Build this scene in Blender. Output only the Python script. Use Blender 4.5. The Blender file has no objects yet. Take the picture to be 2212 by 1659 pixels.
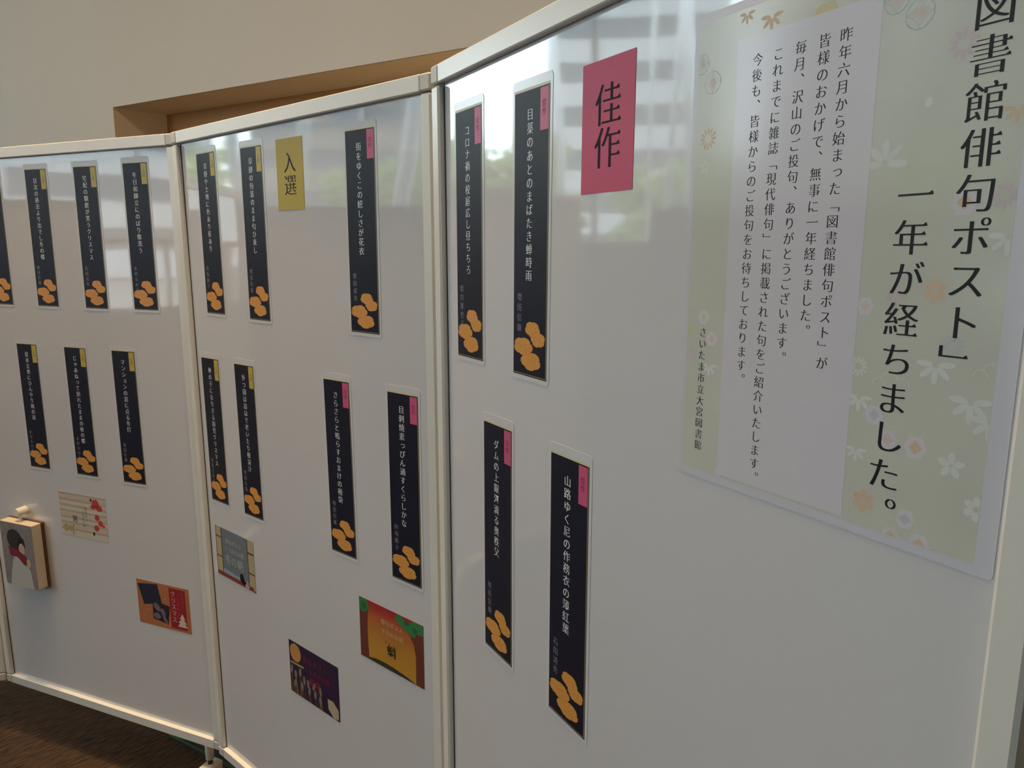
import bpy, math, random
from mathutils import Matrix, Vector

# ---------------------------------------------------------------- camera, world, lights
sc = bpy.context.scene
COL = sc.collection
PI = math.pi
EYE = 1.505
F_PX, PITCH = 1564.98, 0.176155
cd = bpy.data.cameras.new('camera')
cd.sensor_fit = 'HORIZONTAL'
cd.sensor_width = 36.0
cd.lens = F_PX * 36.0 / 2212.0
cd.clip_start = 0.02
cd.clip_end = 500
cam = bpy.data.objects.new('camera', cd)
COL.objects.link(cam)
cam.location = (0, 0, EYE)
cam.rotation_euler = (PI / 2 - PITCH, 0, 0)
sc.camera = cam

sc.view_settings.view_transform = 'Standard'
sc.view_settings.look = 'None'
sc.view_settings.gamma = 1
sc.view_settings.use_curve_mapping = False
sc.view_settings.exposure = 0.07

world = bpy.data.worlds.new('overcast_sky')
sc.world = world
world.use_nodes = True
bg = world.node_tree.nodes['Background']
bg.inputs[0].default_value = (0.83, 0.93, 1.02, 1)
bg.inputs[1].default_value = 10.2

WX = -8.0                                   # the window wall, left of the camera
SILL, HEAD = 1.62, 4.6


def area(name, loc, rot, sx, sy, power, color, portal=False):
    l = bpy.data.lights.new(name, 'AREA')
    l.shape = 'RECTANGLE'
    l.size, l.size_y = sx, sy
    l.energy = power
    l.color = color
    if portal:
        l.cycles.is_portal = True
    o = bpy.data.objects.new(name, l)
    COL.objects.link(o)
    o.location = loc
    o.rotation_euler = rot
    return o


area('window_portal', (WX + 0.38, 0.2, (SILL + HEAD) / 2), (0, -PI / 2, 0), HEAD - SILL, 13.4, 1, (1, 1, 1), True)
WARM = (1.0, 0.66, 0.35)
LAMPS = [(-2.5, 1.15), (-1.75, 1.5), (-0.5, 0.75), (0.9, -1.3), (-3.5, 2.5)]  # first and last are added, to warm the far board and left wall
LAMP_Z = [2.75, 3.9, 3.9, 3.9, 3.9]
LAMP_W = [7, 12, 12, 12, 16]
NEUTRAL = (1.0, 0.86, 0.72)
for i, ((lx, ly), lw) in enumerate(zip(LAMPS, LAMP_W)):
    area('lamp_light', (lx, ly, LAMP_Z[i] - 0.05), (0, 0, 0), 0.5, 0.5, lw, NEUTRAL if i in (2, 3) else ((1.0, 0.55, 0.22) if i == 0 else WARM))

DOWN = [(-1.42, 1.72), (-0.62, 1.40), (-0.02, 0.90)]
for dx_, dy_ in DOWN:
    l = bpy.data.lights.new('downlight_beam', 'SPOT')
    l.energy = 260
    l.color = (1.0, 0.70, 0.38)
    l.spot_size = math.radians(46)
    l.spot_blend = 0.6
    l.shadow_soft_size = 0.06
    o = bpy.data.objects.new('downlight_beam', l)
    COL.objects.link(o)
    o.location = (dx_, dy_, 4.93)
UP = (0.62, 2.15, 0.0)                      # added unseen light behind the nearest board, brightens the recess and back wall
area('recess_fill_light', (UP[0], UP[1], 0.34), (PI, 0, 0), 0.22, 0.22, 16, (1.0, 0.72, 0.42))

# ---------------------------------------------------------------- helpers
def col(r, g, b):
    f = lambda c: (c / 255 / 12.92) if c <= 10 else ((c / 255 + 0.055) / 1.055) ** 2.4
    return (f(r), f(g), f(b), 1)


MATS = {}


def mat(name, c, rough=0.5, spec=0.5, ior=1.45, bump=None, mottled=None):
    if name in MATS:
        return MATS[name]
    m = bpy.data.materials.new(name)
    m.use_nodes = True
    nt = m.node_tree
    p = nt.nodes['Principled BSDF']
    p.inputs['Base Color'].default_value = c
    p.inputs['Roughness'].default_value = rough
    p.inputs['Specular IOR Level'].default_value = spec
    p.inputs['IOR'].default_value = ior
    tc = nt.nodes.new('ShaderNodeTexCoord')
    if mottled:                                  # (scale, amount)
        n = nt.nodes.new('ShaderNodeTexNoise')
        n.inputs['Scale'].default_value = mottled[0]
        n.inputs['Detail'].default_value = 5
        nt.links.new(tc.outputs['Object'], n.inputs['Vector'])
        mx = nt.nodes.new('ShaderNodeMix')
        mx.data_type = 'RGBA'
        a = mottled[1]
        mx.inputs['A'].default_value = (c[0] * (1 - a), c[1] * (1 - a), c[2] * (1 - a), 1)
        mx.inputs['B'].default_value = (min(1, c[0] * (1 + a)), min(1, c[1] * (1 + a)), min(1, c[2] * (1 + a)), 1)
        nt.links.new(n.outputs['Fac'], mx.inputs['Factor'])
        nt.links.new(mx.outputs['Result'], p.inputs['Base Color'])
    if bump:                                     # (scale, distance, detail)
        n = nt.nodes.new('ShaderNodeTexNoise')
        n.inputs['Scale'].default_value = bump[0]
        n.inputs['Detail'].default_value = bump[2]
        nt.links.new(tc.outputs['Object'], n.inputs['Vector'])
        b = nt.nodes.new('ShaderNodeBump')
        b.inputs['Strength'].default_value = 1
        b.inputs['Distance'].default_value = bump[1]
        nt.links.new(n.outputs['Fac'], b.inputs['Height'])
        nt.links.new(b.outputs['Normal'], p.inputs['Normal'])
    MATS[name] = m
    return m


def mesh_obj(name, verts, faces, m, parent=None, smooth=False):
    me = bpy.data.meshes.new(name)
    me.from_pydata(verts, [], faces)
    me.materials.append(m)
    if smooth:
        me.polygons.foreach_set('use_smooth', [True] * len(me.polygons))
    me.update()
    o = bpy.data.objects.new(name, me)
    COL.objects.link(o)
    if parent:
        o.parent = parent
    return o


class MB:
    def __init__(s):
        s.v, s.f = [], []

    def add(s, v, f):
        n = len(s.v)
        s.v += [tuple(p) for p in v]
        s.f += [tuple(i + n for i in q) for q in f]
        return s

    def box(s, x0, x1, y0, y1, z0, z1, bev=0.0):
        if bev <= 0:
            v = [(x, y, z) for z in (z0, z1) for y in (y0, y1) for x in (x0, x1)]
            f = [(0, 2, 3, 1), (4, 5, 7, 6), (0, 1, 5, 4), (2, 6, 7, 3), (0, 4, 6, 2), (1, 3, 7, 5)]
            return s.add(v, f)
        b = bev
        X, Y, Z = (x0, x1), (y0, y1), (z0, z1)
        idx, v = {}, []
        for i in (0, 1):
            for j in (0, 1):
                for k in (0, 1):
                    sx, sy, sz = (1 - 2 * i) * b, (1 - 2 * j) * b, (1 - 2 * k) * b
                    for a, p in (('x', (X[i], Y[j] + sy, Z[k] + sz)), ('y', (X[i] + sx, Y[j], Z[k] + sz)), ('z', (X[i] + sx, Y[j] + sy, Z[k]))):
                        idx[(i, j, k, a)] = len(v)
                        v.append(p)
        g = lambda i, j, k, a: idx[(i, j, k, a)]
        f = []
        for i in (0, 1):
            q = [g(i, 0, 0, 'x'), g(i, 1, 0, 'x'), g(i, 1, 1, 'x'), g(i, 0, 1, 'x')]
            f.append(q if i else q[::-1])
            q = [g(0, i, 0, 'y'), g(0, i, 1, 'y'), g(1, i, 1, 'y'), g(1, i, 0, 'y')]
            f.append(q if i else q[::-1])
            q = [g(0, 0, i, 'z'), g(1, 0, i, 'z'), g(1, 1, i, 'z'), g(0, 1, i, 'z')]
            f.append(q if i else q[::-1])
        for i in (0, 1):
            for j in (0, 1):
                f.append([g(i, j, 0, 'x'), g(i, j, 1, 'x'), g(i, j, 1, 'y'), g(i, j, 0, 'y')])
                f.append([g(i, 0, j, 'x'), g(i, 1, j, 'x'), g(i, 1, j, 'z'), g(i, 0, j, 'z')])
                f.append([g(0, i, j, 'y'), g(1, i, j, 'y'), g(1, i, j, 'z'), g(0, i, j, 'z')])
                for k in (0, 1):
                    f.append([g(i, j, k, 'x'), g(i, j, k, 'y'), g(i, j, k, 'z')])
        return s.add(v, f)

    def tube(s, p0, p1, r0, r1=None, n=12, cap=True):
        r1 = r0 if r1 is None else r1
        p0, p1 = Vector(p0), Vector(p1)
        d = (p1 - p0).normalized()
        a = d.orthogonal().normalized()
        b = d.cross(a)
        v = []
        for p, r in ((p0, r0), (p1, r1)):
            for i in range(n):
                t = 2 * PI * i / n
                v.append(p + (a * math.cos(t) + b * math.sin(t)) * r)
        f = [(i, (i + 1) % n, n + (i + 1) % n, n + i) for i in range(n)]
        if cap:
            f += [tuple(range(n))[::-1], tuple(range(n, 2 * n))]
        return s.add(v, f)

    def poly(s, pts, y):                         # flat outline in the x-z plane at depth y
        return s.add([(x, y, z) for x, z in pts], [tuple(range(len(pts)))])

    def build(s, name, m, parent=None, smooth=False):
        o = mesh_obj(name, s.v, s.f, m, parent, smooth)
        import bmesh
        bm = bmesh.new()
        bm.from_mesh(o.data)
        bmesh.ops.recalc_face_normals(bm, faces=bm.faces)
        bm.to_mesh(o.data)
        bm.free()
        return o


def empty(name, M):
    o = bpy.data.objects.new(name, None)
    o.empty_display_size = 0.05
    COL.objects.link(o)
    o.matrix_world = M
    return o


def tag(o, label=None, cat=None, group=None, kind=None):
    if label: o['label'] = label
    if cat: o['category'] = cat
    if group: o['group'] = group
    if kind: o['kind'] = kind
    return o


# ---------------------------------------------------------------- glyphs (serif look: thin bars, fuller stems, tick at bar ends)
GC = {}
CY = 0.38


def raw_glyph(ch, off):
    c = bpy.data.curves.new('glyph', 'FONT')
    c.body = ch
    c.resolution_u = 5
    c.align_x = 'CENTER'
    c.offset = off
    c.fill_mode = 'FRONT'
    o = bpy.data.objects.new('glyph', c)
    COL.objects.link(o)
    dg = bpy.context.evaluated_depsgraph_get()
    m = o.evaluated_get(dg).to_mesh()
    v = [(p.co.x, p.co.y - CY) for p in m.vertices]
    f = [tuple(p.vertices) for p in m.polygons]
    bpy.data.objects.remove(o)
    bpy.data.curves.remove(c)
    return v, f


def glyph(ch, serif):
    key = (ch, serif)
    if key in GC:
        return GC[key]
    if not serif:
        GC[key] = raw_glyph(ch, 0)
        return GC[key]
    def area_of(v, f):
        s_ = 0
        for q in f:
            for i in range(1, len(q) - 1):
                a, b, c = v[q[0]], v[q[i]], v[q[i + 1]]
                s_ += abs((b[0] - a[0]) * (c[1] - a[1]) - (b[1] - a[1]) * (c[0] - a[0])) / 2
        return s_
    ref = area_of(*raw_glyph(ch, 0))
    for off in (-0.014, -0.011, -0.006, -0.002, 0.0):
        v, f = raw_glyph(ch, off)
        if 0.42 * ref < area_of(v, f) < 1.02 * ref:
            break
    V, Fc = [], []
    for di, dx in enumerate((-0.024, -0.008, 0.008, 0.024)):
        n = len(V)
        V += [(x + dx, y, di) for x, y in v]
        Fc += [tuple(i + n for i in q) for q in f]
    # small triangular tick on the right end of each horizontal bar
    cnt = {}
    for q in f:
        for i in range(len(q)):
            a, b = q[i], q[(i + 1) % len(q)]
            cnt.setdefault((min(a, b), max(a, b)), []).append(q)
    nb = {}
    for (a, b), qs in cnt.items():
        if len(qs) == 1:
            nb.setdefault(a, []).append(b)
            nb.setdefault(b, []).append(a)
    if ord(ch) >= 0x4e00:
        for (a, b), qs in cnt.items():
            if len(qs) != 1:
                continue
            (x0, y0), (x1, y1) = v[a], v[b]
            if abs(x0 - x1) > 0.004 or not 0.02 < abs(y0 - y1) < 0.075:
                continue
            ok = True
            for p, o_ in ((a, b), (b, a)):
                o2 = [k for k in nb[p] if k != o_]
                if not o2 or abs(v[o2[0]][1] - v[p][1]) > 0.004 or v[o2[0]][0] > v[p][0] - 0.05:
                    ok = False
            if ok:
                xr, yt = x0 + 0.024, max(y0, y1)
                n = len(V)
                V += [(xr - 0.115, yt - 0.002, 4), (xr + 0.005, yt - 0.01, 4), (xr - 0.035, yt + 0.055, 4)]
                Fc += [(n, n + 1, n + 2)]
    GC[key] = (V, Fc)
    return GC[key]


VERT = {'「': '﹁', '」': '﹂', '。': '︒', '、': '︑'}
SMALL = 'っゃゅょョ'


def lettering(name, text, m, parent, x, z, em, pitch, y, horizontal=False, serif=True, sx=1.0, drift=0.0):
    """one mesh of characters: centres start at (x, z) and run down (or right)"""
    V, Fc = [], []
    for i, ch in enumerate(text):
        if ch == ' ':
            continue
        g = ch if horizontal else VERT.get(ch, ch)
        v, f = glyph(g, serif)
        cx = x + (pitch * i if horizontal else drift * i)
        cz = z - (0 if horizontal else pitch * i)
        if not horizontal and ch in SMALL:
            cx += em * 0.10
            cz += em * 0.08
        n = len(V)
        V += [(cx + q_[0] * em * sx, y - (q_[2] * 6e-6 if len(q_) > 2 else 0), cz + q_[1] * em) for q_ in v]
        Fc += [tuple(k + n for k in q) for q in f]
    return mesh_obj(name, V, Fc, m, parent)


# ---------------------------------------------------------------- shared materials
M_board = mat('whiteboard_enamel', (0.63, 0.625, 0.63, 1), 0.045, 0.5, 1.75, bump=(3.2, 0.0011, 1.0))
M_frame = mat('cream_painted_steel', (0.72, 0.705, 0.645, 1), 0.27, 0.5, 1.6, bump=(900, 0.00005, 1))
M_cap = mat('grey_plastic_cap', (0.56, 0.55, 0.51, 1), 0.45)
M_dark = mat('dark_gap', (0.02, 0.02, 0.018, 1), 0.6)
M_wheel = mat('caster_wheel_grey', (0.10, 0.10, 0.10, 1), 0.5)
M_caster = mat('caster_beige_plastic', (0.55, 0.47, 0.38, 1), 0.45)
M_film = mat('laminate_film_margin', (0.62, 0.62, 0.635, 1), 0.16, 0.5)
M_cream = mat('cream_print', col(205, 200, 168), 0.35, 0.4)
M_navy = mat('navy_black_print', (0.012, 0.013, 0.025, 1), 0.42, 0.22, mottled=(60, 0.25))
M_gold = mat('gold_line_print', col(150, 140, 100), 0.35)
M_white_ink = mat('pale_grey_ink', (0.74, 0.76, 0.80, 1), 0.5, 0.3)
M_grey_ink = mat('grey_ink', (0.25, 0.26, 0.31, 1), 0.5, 0.3)
M_black_ink = mat('black_ink', (0.010, 0.010, 0.013, 1), 0.5, 0.3)
M_pinktag = mat('pink_tag_print', (0.58, 0.095, 0.20, 1), 0.4, 0.4)
M_yellowtag = mat('yellow_tag_print', (0.50, 0.39, 0.065, 1), 0.4, 0.4)
M_tagink = mat('dark_purple_ink', (0.12, 0.02, 0.10, 1), 0.6, 0.15)
M_tagink2 = mat('dark_olive_ink', (0.12, 0.09, 0.06, 1), 0.5)
M_blossom = mat('orange_blossom_print', (0.66, 0.30, 0.065, 1), 0.4, 0.4, mottled=(500, 0.35))
M_pinkcard = mat('pink_paper', (0.56, 0.085, 0.165, 1), 0.5, 0.3, mottled=(40, 0.04))
M_yellowcard = mat('mustard_paper', (0.48, 0.365, 0.055, 1), 0.5, 0.3, mottled=(40, 0.04))

# ---------------------------------------------------------------- the room
TH_W = -math.radians(30)
tW = Vector((math.cos(TH_W), math.sin(TH_W), 0))
nW = Vector((-math.sin(TH_W), math.cos(TH_W), 0))
OW = Vector((-2.096, 4.0, 0))
M_W = Matrix.Translation(OW) @ Matrix.Rotation(TH_W, 4, 'Z')       # local x along the wall, y away
M_wall = mat('beige_painted_wall', (0.67, 0.625, 0.555, 1), 0.75, 0.3, bump=(160, 0.0004, 3), mottled=(1.2, 0.02))
M_reveal = mat('light_brown_reveal', (0.66, 0.57, 0.43, 1), 0.6, 0.3, mottled=(3, 0.06))
M_doorwood = mat('orange_brown_door', (0.52, 0.275, 0.10, 1), 0.5, 0.3, mottled=(4, 0.03))
M_ceil = mat('ceiling_paint', (0.62, 0.60, 0.55, 1), 0.8)
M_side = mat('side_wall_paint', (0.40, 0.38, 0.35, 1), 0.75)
CZ = 5.0
DOOR_T = 2.269
wb = MB()
wb.box(-6.9, 0, 0.0, 0.12, 0, CZ)
wb.box(0, 2.62, 0.0, 0.12, DOOR_T, CZ)
wb.box(2.62, 8.3, 0.0, 0.12, 0, CZ)
o = wb.build('wall_back', M_wall)
o.matrix_world = M_W
tag(o, kind='structure')
# splayed reveal and soffit of the opening
dn = 0.265
r = MB()
r.add([(0.001, -0.0005, 0), (0.064, dn, 0), (0.064, dn, DOOR_T), (0.001, -0.0005, DOOR_T)], [(0, 1, 2, 3)])
r.add([(0, -0.0005, DOOR_T - 0.002), (0.062, dn, DOOR_T - 0.002), (2.56, dn, DOOR_T - 0.002), (2.62, -0.0005, DOOR_T - 0.002)], [(0, 1, 2, 3)])
r.add([(2.62, 0, 0), (2.62, 0, DOOR_T), (2.56, dn, DOOR_T), (2.56, dn, 0)], [(0, 1, 2, 3)])
o = r.build('trim_1', M_reveal)
o.matrix_world = M_W
tag(o, kind='structure')
d = MB()
d.box(-0.05, 2.665, dn, dn + 0.05, 0.0, DOOR_T + 0.03)
o = d.build('door_1', M_doorwood)
o.matrix_world = M_W
tag(o, kind='structure')

# floor: dark brown loop-pile carpet with narrow woven ribs
mf = bpy.data.materials.new('brown_ribbed_carpet')
mf.use_nodes = True
nt = mf.node_tree
p = nt.nodes['Principled BSDF']
p.inputs['Roughness'].default_value = 0.85
p.inputs['Specular IOR Level'].default_value = 0.2
tc = nt.nodes.new('ShaderNodeTexCoord')
mp = nt.nodes.new('ShaderNodeMapping')
mp.vector_type = 'TEXTURE'
mp.inputs['Rotation'].default_value = (0, 0, math.radians(50))
mp.inputs['Scale'].default_value = (1 / 22, 1 / 150, 1)
nz = nt.nodes.new('ShaderNodeTexNoise')
nz.inputs['Scale'].default_value = 1.0
nz.inputs['Detail'].default_value = 3
cr = nt.nodes.new('ShaderNodeValToRGB')
cr.color_ramp.elements[0].position = 0.36
cr.color_ramp.elements[0].color = (0.020, 0.012, 0.006, 1)
cr.color_ramp.elements[1].position = 0.66
cr.color_ramp.elements[1].color = (0.080, 0.043, 0.019, 1)
bp = nt.nodes.new('ShaderNodeBump')
bp.inputs['Distance'].default_value = 0.004
nt.links.new(tc.outputs['Object'], mp.inputs['Vector'])
nt.links.new(mp.outputs['Vector'], nz.inputs['Vector'])
nt.links.new(nz.outputs['Fac'], cr.inputs['Fac'])
nt.links.new(cr.outputs['Color'], p.inputs['Base Color'])
nt.links.new(nz.outputs['Fac'], bp.inputs['Height'])
nt.links.new(bp.outputs['Normal'], p.inputs['Normal'])
o = MB().box(WX - 0.1, 5.1, -7.1, 8.2, -0.1, 0.0).build('floor', mf)
tag(o, kind='structure')
o = MB().box(WX - 0.1, 5.1, -7.1, 8.2, CZ, CZ + 0.1).build('ceiling', M_ceil)
tag(o, kind='structure')
o = MB().box(WX - 0.2, 5.1, -7.2, -7.05, 0, CZ).build('wall_front', M_side)
tag(o, kind='structure')
o = MB().box(5.0, 5.15, -7.1, 0.3, 0, CZ).build('wall_right', M_side)
tag(o, kind='structure')
wl = MB()
wl.box(WX - 0.2, WX, -7.1, -1.65, 0, SILL)
wl.box(WX - 0.2, WX, -0.05, 7.6, 0, SILL)
wl.box(WX - 0.2, WX, -1.65, -0.05, 0, 0.85)
wl.box(WX - 0.2, WX, -7.1, 7.6, HEAD, CZ)
wl.box(WX - 0.2, WX, -7.1, -6.5, SILL, HEAD)
wl.box(WX - 0.2, WX, 6.9, 7.6, SILL, HEAD)
o = wl.build('wall_left', M_side)
tag(o, kind='structure')
M_mull = mat('white_window_frame', (0.75, 0.76, 0.76, 1), 0.4)
wf = MB()
wf.box(WX - 0.14, WX - 0.04, -6.5, 6.9, SILL, SILL + 0.06)
wf.box(WX - 0.14, WX - 0.04, -6.5, 6.9, HEAD - 0.06, HEAD)
ys = [-6.5 + i * 13.4 / 5 for i in range(6)]
for y in ys:
    wf.box(WX - 0.14, WX - 0.04, y - 0.03, y + 0.03, SILL, HEAD)
for y in (-1.62, -0.85, -0.08):
    wf.box(WX - 0.14, WX - 0.04, y - 0.03, y + 0.03, 0.85, SILL)
wf.box(WX - 0.14, WX - 0.04, -1.65, -0.05, 0.85, 0.91)
o = wf.build('window_1', M_mull)
tag(o, kind='structure')
mg = bpy.data.materials.new('clear_window_glass')
mg.use_nodes = True
nt = mg.node_tree
nt.nodes.remove(nt.nodes['Principled BSDF'])
tr = nt.nodes.new('ShaderNodeBsdfTransparent')
tr.inputs[0].default_value = (0.93, 0.96, 0.95, 1)
gl = nt.nodes.new('ShaderNodeBsdfGlossy')
gl.inputs['Roughness'].default_value = 0.02
fr = nt.nodes.new('ShaderNodeFresnel')
fr.inputs[0].default_value = 1.45
ms = nt.nodes.new('ShaderNodeMixShader')
nt.links.new(fr.outputs[0], ms.inputs[0])
nt.links.new(tr.outputs[0], ms.inputs[1])
nt.links.new(gl.outputs[0], ms.inputs[2])
nt.links.new(ms.outputs[0], nt.nodes['Material Output'].inputs[0])
for i in range(5):
    g = MB().box(WX - 0.093, WX - 0.087, ys[i] + 0.03, ys[i + 1] - 0.03, SILL + 0.06, HEAD - 0.06).build('pane', mg, o)

# bookcases under the windows
M_shelf = mat('brown_bookcase_wood', (0.20, 0.125, 0.07, 1), 0.6)
M_books = [mat('book_cloth_%s' % n, c, 0.7) for n, c in (('red', (0.25, 0.05, 0.04, 1)), ('blue', (0.06, 0.09, 0.18, 1)), ('tan', (0.40, 0.32, 0.2, 1)), ('white', (0.55, 0.53, 0.48, 1)))]
rb = random.Random(9)
for i, y0 in enumerate((-6.5, -4.9, -3.3, 0.0, 1.1, 2.2)):
    w = 1.08 if y0 > -1 else 1.5
    if y0 == -3.3:
        w = 1.5
    t = empty('bookcase', Matrix.Translation((WX + 0.02, y0, 0)))
    tag(t, 'brown bookcase under the left windows, outside the picture, ' + ['farthest from the boards', 'second from the far end', 'left of the low window', 'right of the low window', 'middle of the near three', 'nearest to the back wall'][i], 'bookcase', 'bookcases under the windows')
    MB().box(0.33, 0.35, 0, w, 0, 0.08).box(0, 0.02, 0, w, 0, 2.06).build('back', M_shelf, t)
    for yy in (0, w - 0.03):
        MB().box(0.02, 0.35, yy, yy + 0.03, 0, 2.06).build('side', M_shelf, t)
    for k in range(6):
        MB().box(0.02, 0.34, 0.03, w - 0.03, 0.08 + k * 0.39, 0.105 + k * 0.39).build('shelf', M_shelf, t)
    for k in range(5):
        for c in range(4):
            a = 0.06 + c * (w - 0.12) / 4
            MB().box(0.06, 0.26, a, a + (w - 0.12) / 4 - 0.02, 0.106 + k * 0.39, 0.106 + k * 0.39 + rb.uniform(0.2, 0.3)).build('book_block', rb.choice(M_books), t)

# ceiling lamps: shallow housings that carry the lamp lights
M_house = mat('lamp_housing_white', (0.8, 0.8, 0.78, 1), 0.4)
for i, (lx, ly) in enumerate(LAMPS):
    t = MB()
    t.box(lx - 0.29, lx + 0.29, ly - 0.29, ly + 0.29, LAMP_Z[i], LAMP_Z[i] + 0.06, 0.01)
    t.tube((lx, ly, LAMP_Z[i] + 0.06), (lx, ly, CZ), 0.012)
    o = t.build('pendant_lamp', M_house)
    tag(o, 'square white pendant lamp above the picture, ' + ['added low at left to warm the far board', 'over the joint of far and middle boards', 'over the nearest board', 'behind the camera on the right', 'added by the back wall to warm its left part'][i], 'lamp', 'square pendant lamps under the ceiling')

for i, (dx_, dy_) in enumerate(DOWN):
    o = MB().tube((dx_, dy_, 4.955), (dx_, dy_, 5.0), 0.09, 0.09, 24).build('downlight', M_house)
    tag(o, 'round white ceiling downlight above the ' + ['far', 'middle', 'nearest'][i] + ' board, out of the picture', 'lamp', 'ceiling downlights')

# ---------------------------------------------------------------- outdoors, seen only as reflections in the boards
M_ground = mat('outdoor_paving', (0.22, 0.22, 0.20, 1), 0.9)
o = MB().box(-120, WX - 0.2, -80, 90, -0.3, -0.1).build('outdoor_ground', M_ground)
tag(o, kind='structure')
M_fac = mat('pale_concrete_facade', (0.50, 0.51, 0.52, 1), 0.8)
M_band = mat('dark_window_band', (0.10, 0.115, 0.13, 1), 0.3)
M_brownfac = mat('brown_tile_facade', (0.23, 0.21, 0.185, 1), 0.8)


def tower(M, w, dep, h, fac, label):
    t = empty('office_building', M)
    tag(t, label, 'building')
    MB().box(-w / 2, w / 2, 0.2, dep, 0, h).build('core', M_band, t)
    n = int(h / 3.2)
    for i in range(n + 1):
        MB().box(-w / 2 - 0.2, w / 2 + 0.2, 0, dep + 0.2, i * 3.2, i * 3.2 + 1.7).build('floor_band', fac, t)
    MB().box(-w / 2 - 0.3, -w / 2 + 0.5, -0.1, dep + 0.3, 0, h).build('corner_pier', fac, t)
    MB().box(w / 2 - 0.5, w / 2 + 0.3, -0.1, dep + 0.3, 0, h).build('corner_pier', fac, t)


tower(Matrix.Translation((-55, 20.5, 0)) @ Matrix.Rotation(math.radians(69.6), 4, 'Z'), 13, 10, 38, M_fac,
      'tall pale office building with banded floors, mirrored in the nearest board')
tower(Matrix.Translation((-60, 0, 0)) @ Matrix.Rotation(PI / 2, 4, 'Z'), 23, 12, 30, M_brownfac,
      'broad brown grey building, mirrored in the middle board')

tower(Matrix.Translation((-50, -16.5, 0)) @ Matrix.Rotation(PI / 2, 4, 'Z'), 19, 8, 26, M_fac,
      'lower pale office building, mirrored in the far board')

M_leaf = mat('tree_leaf_green', (0.26, 0.34, 0.12, 1), 0.7, mottled=(1.5, 0.5))
M_bark = mat('tree_bark', (0.08, 0.06, 0.045, 1), 0.9)
rnd = random.Random(5)
lv, lf = [], []
blobs = [(rnd.uniform(-1.7, 1.7), rnd.uniform(-1.7, 1.7), rnd.uniform(2.0, 4.4), rnd.uniform(0.7, 1.15)) for _ in range(16)]
for _ in range(4200):
    bx_, by_, bz_, br_ = rnd.choice(blobs)
    u = Vector((rnd.gauss(0, 1), rnd.gauss(0, 1), rnd.gauss(0, 1))).normalized() * br_ * rnd.uniform(0.55, 1.0)
    c = Vector((bx_, by_, bz_)) + u
    a = Vector((rnd.gauss(0, 1), rnd.gauss(0, 1), rnd.gauss(0, 1))).normalized() * 0.17
    b = a.orthogonal().normalized() * 0.10
    n = len(lv)
    lv += [tuple(c - a), tuple(c + b), tuple(c + a), tuple(c - b)]
    lf.append((n, n + 1, n + 2, n + 3))
me_leaf = bpy.data.meshes.new('crown')
me_leaf.from_pydata(lv, [], lf)
me_leaf.materials.append(M_leaf)
tk = MB().tube((0, 0, 0), (0, 0, 2.4), 0.16, 0.10)
for k in range(5):
    t_ = k * 1.3
    tk.tube((0, 0, 1.9), (1.2 * math.cos(t_), 1.2 * math.sin(t_), 3.3), 0.07, 0.03, 6)
me_trunk = tk.build('trunk', M_bark)
tm = me_trunk.data
bpy.data.objects.remove(me_trunk)
TREES = [(-19.5, 1.2, 0.80), (-20.5, 6.9, 0.86), (-19.8, 12.4, 1.06), (-21.0, 19.0, 1.08), (-20.5, 26.0, 1.1)]
TREE_WHERE = ['before the brown building, left part', 'before the brown building, middle', 'before the brown building, right part', 'tallest, below the open sky', 'northernmost of the row']
for (tx, ty, s), wh in zip(TREES, TREE_WHERE):
    t = empty('broadleaf_tree', Matrix.Translation((tx, ty, -0.1)) @ Matrix.Rotation(ty, 4, 'Z') @ Matrix.Scale(s, 4))
    tag(t, 'green street tree outside the windows, ' + wh, 'tree', 'trees outside the windows')
    for nm, dta in (('crown', me_leaf), ('trunk', tm)):
        c = bpy.data.objects.new(nm, dta)
        COL.objects.link(c)
        c.parent = t
M_col = mat('white_steel_column', (0.8, 0.82, 0.84, 1), 0.35)
for (y0, y1, rc) in [(1.59, 0.44, 0.12), (2.3, 1.15, 0.05), (2.85, 2.05, 0.08), (3.14, 3.63, 0.09), (3.98, 4.02, 0.035), (3.80, 3.55, 0.05), (5.0, 5.75, 0.07), (-1.0, -1.3, 0.06)]:
    o = MB().tube((-9.6, y0, -0.1), (-9.6, y1, 6), rc, rc, 16).build('leaning_column', M_col, smooth=True)
    tag(o, 'slim white steel column leaning outside the windows, seen only mirrored', 'column', 'leaning columns outside the windows')

# ---------------------------------------------------------------- display boards
BOARDS = {
    'A': (-0.389262, 1.341850, -2.2740, -1.4010),
    'B': (-0.704437, 0.834526, -1.7400, -0.8675),
    'C': (-1.037591, 0.496123, -1.0650, -0.1930),
}
BM = {}
for k, (th, dd, u0, u1) in BOARDS.items():
    n = Vector((-math.sin(th), math.cos(th), 0))
    BM[k] = Matrix.Translation(n * dd + Vector((0, 0, EYE))) @ Matrix.Rotation(th, 4, 'Z')
endA = BM['A'] @ Vector((-2.2780, -0.011, -EYE))
thD = math.radians(10)
BM['D'] = Matrix.Translation(endA + Vector((0, 0, EYE))) @ Matrix.Rotation(thD, 4, 'Z') @ Matrix.Translation((0, 0.011, 0))
BOARDS['D'] = (thD, 0, -0.873, 0.0)
PR = 0.011
TOP, TIN, BIN, BOT = 0.2800, 0.2535, -1.3010, -1.3280
PW = 0.0245
BL = {
    'A': 'white display board in the distance at far left, with six complete verse strips',
    'B': 'middle white display board with seven verse strips and mustard card',
    'C': 'nearest white display board, at right, holding the large floral notice',
    'D': 'white display board at the left picture edge, only its end post showing',
}


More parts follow.
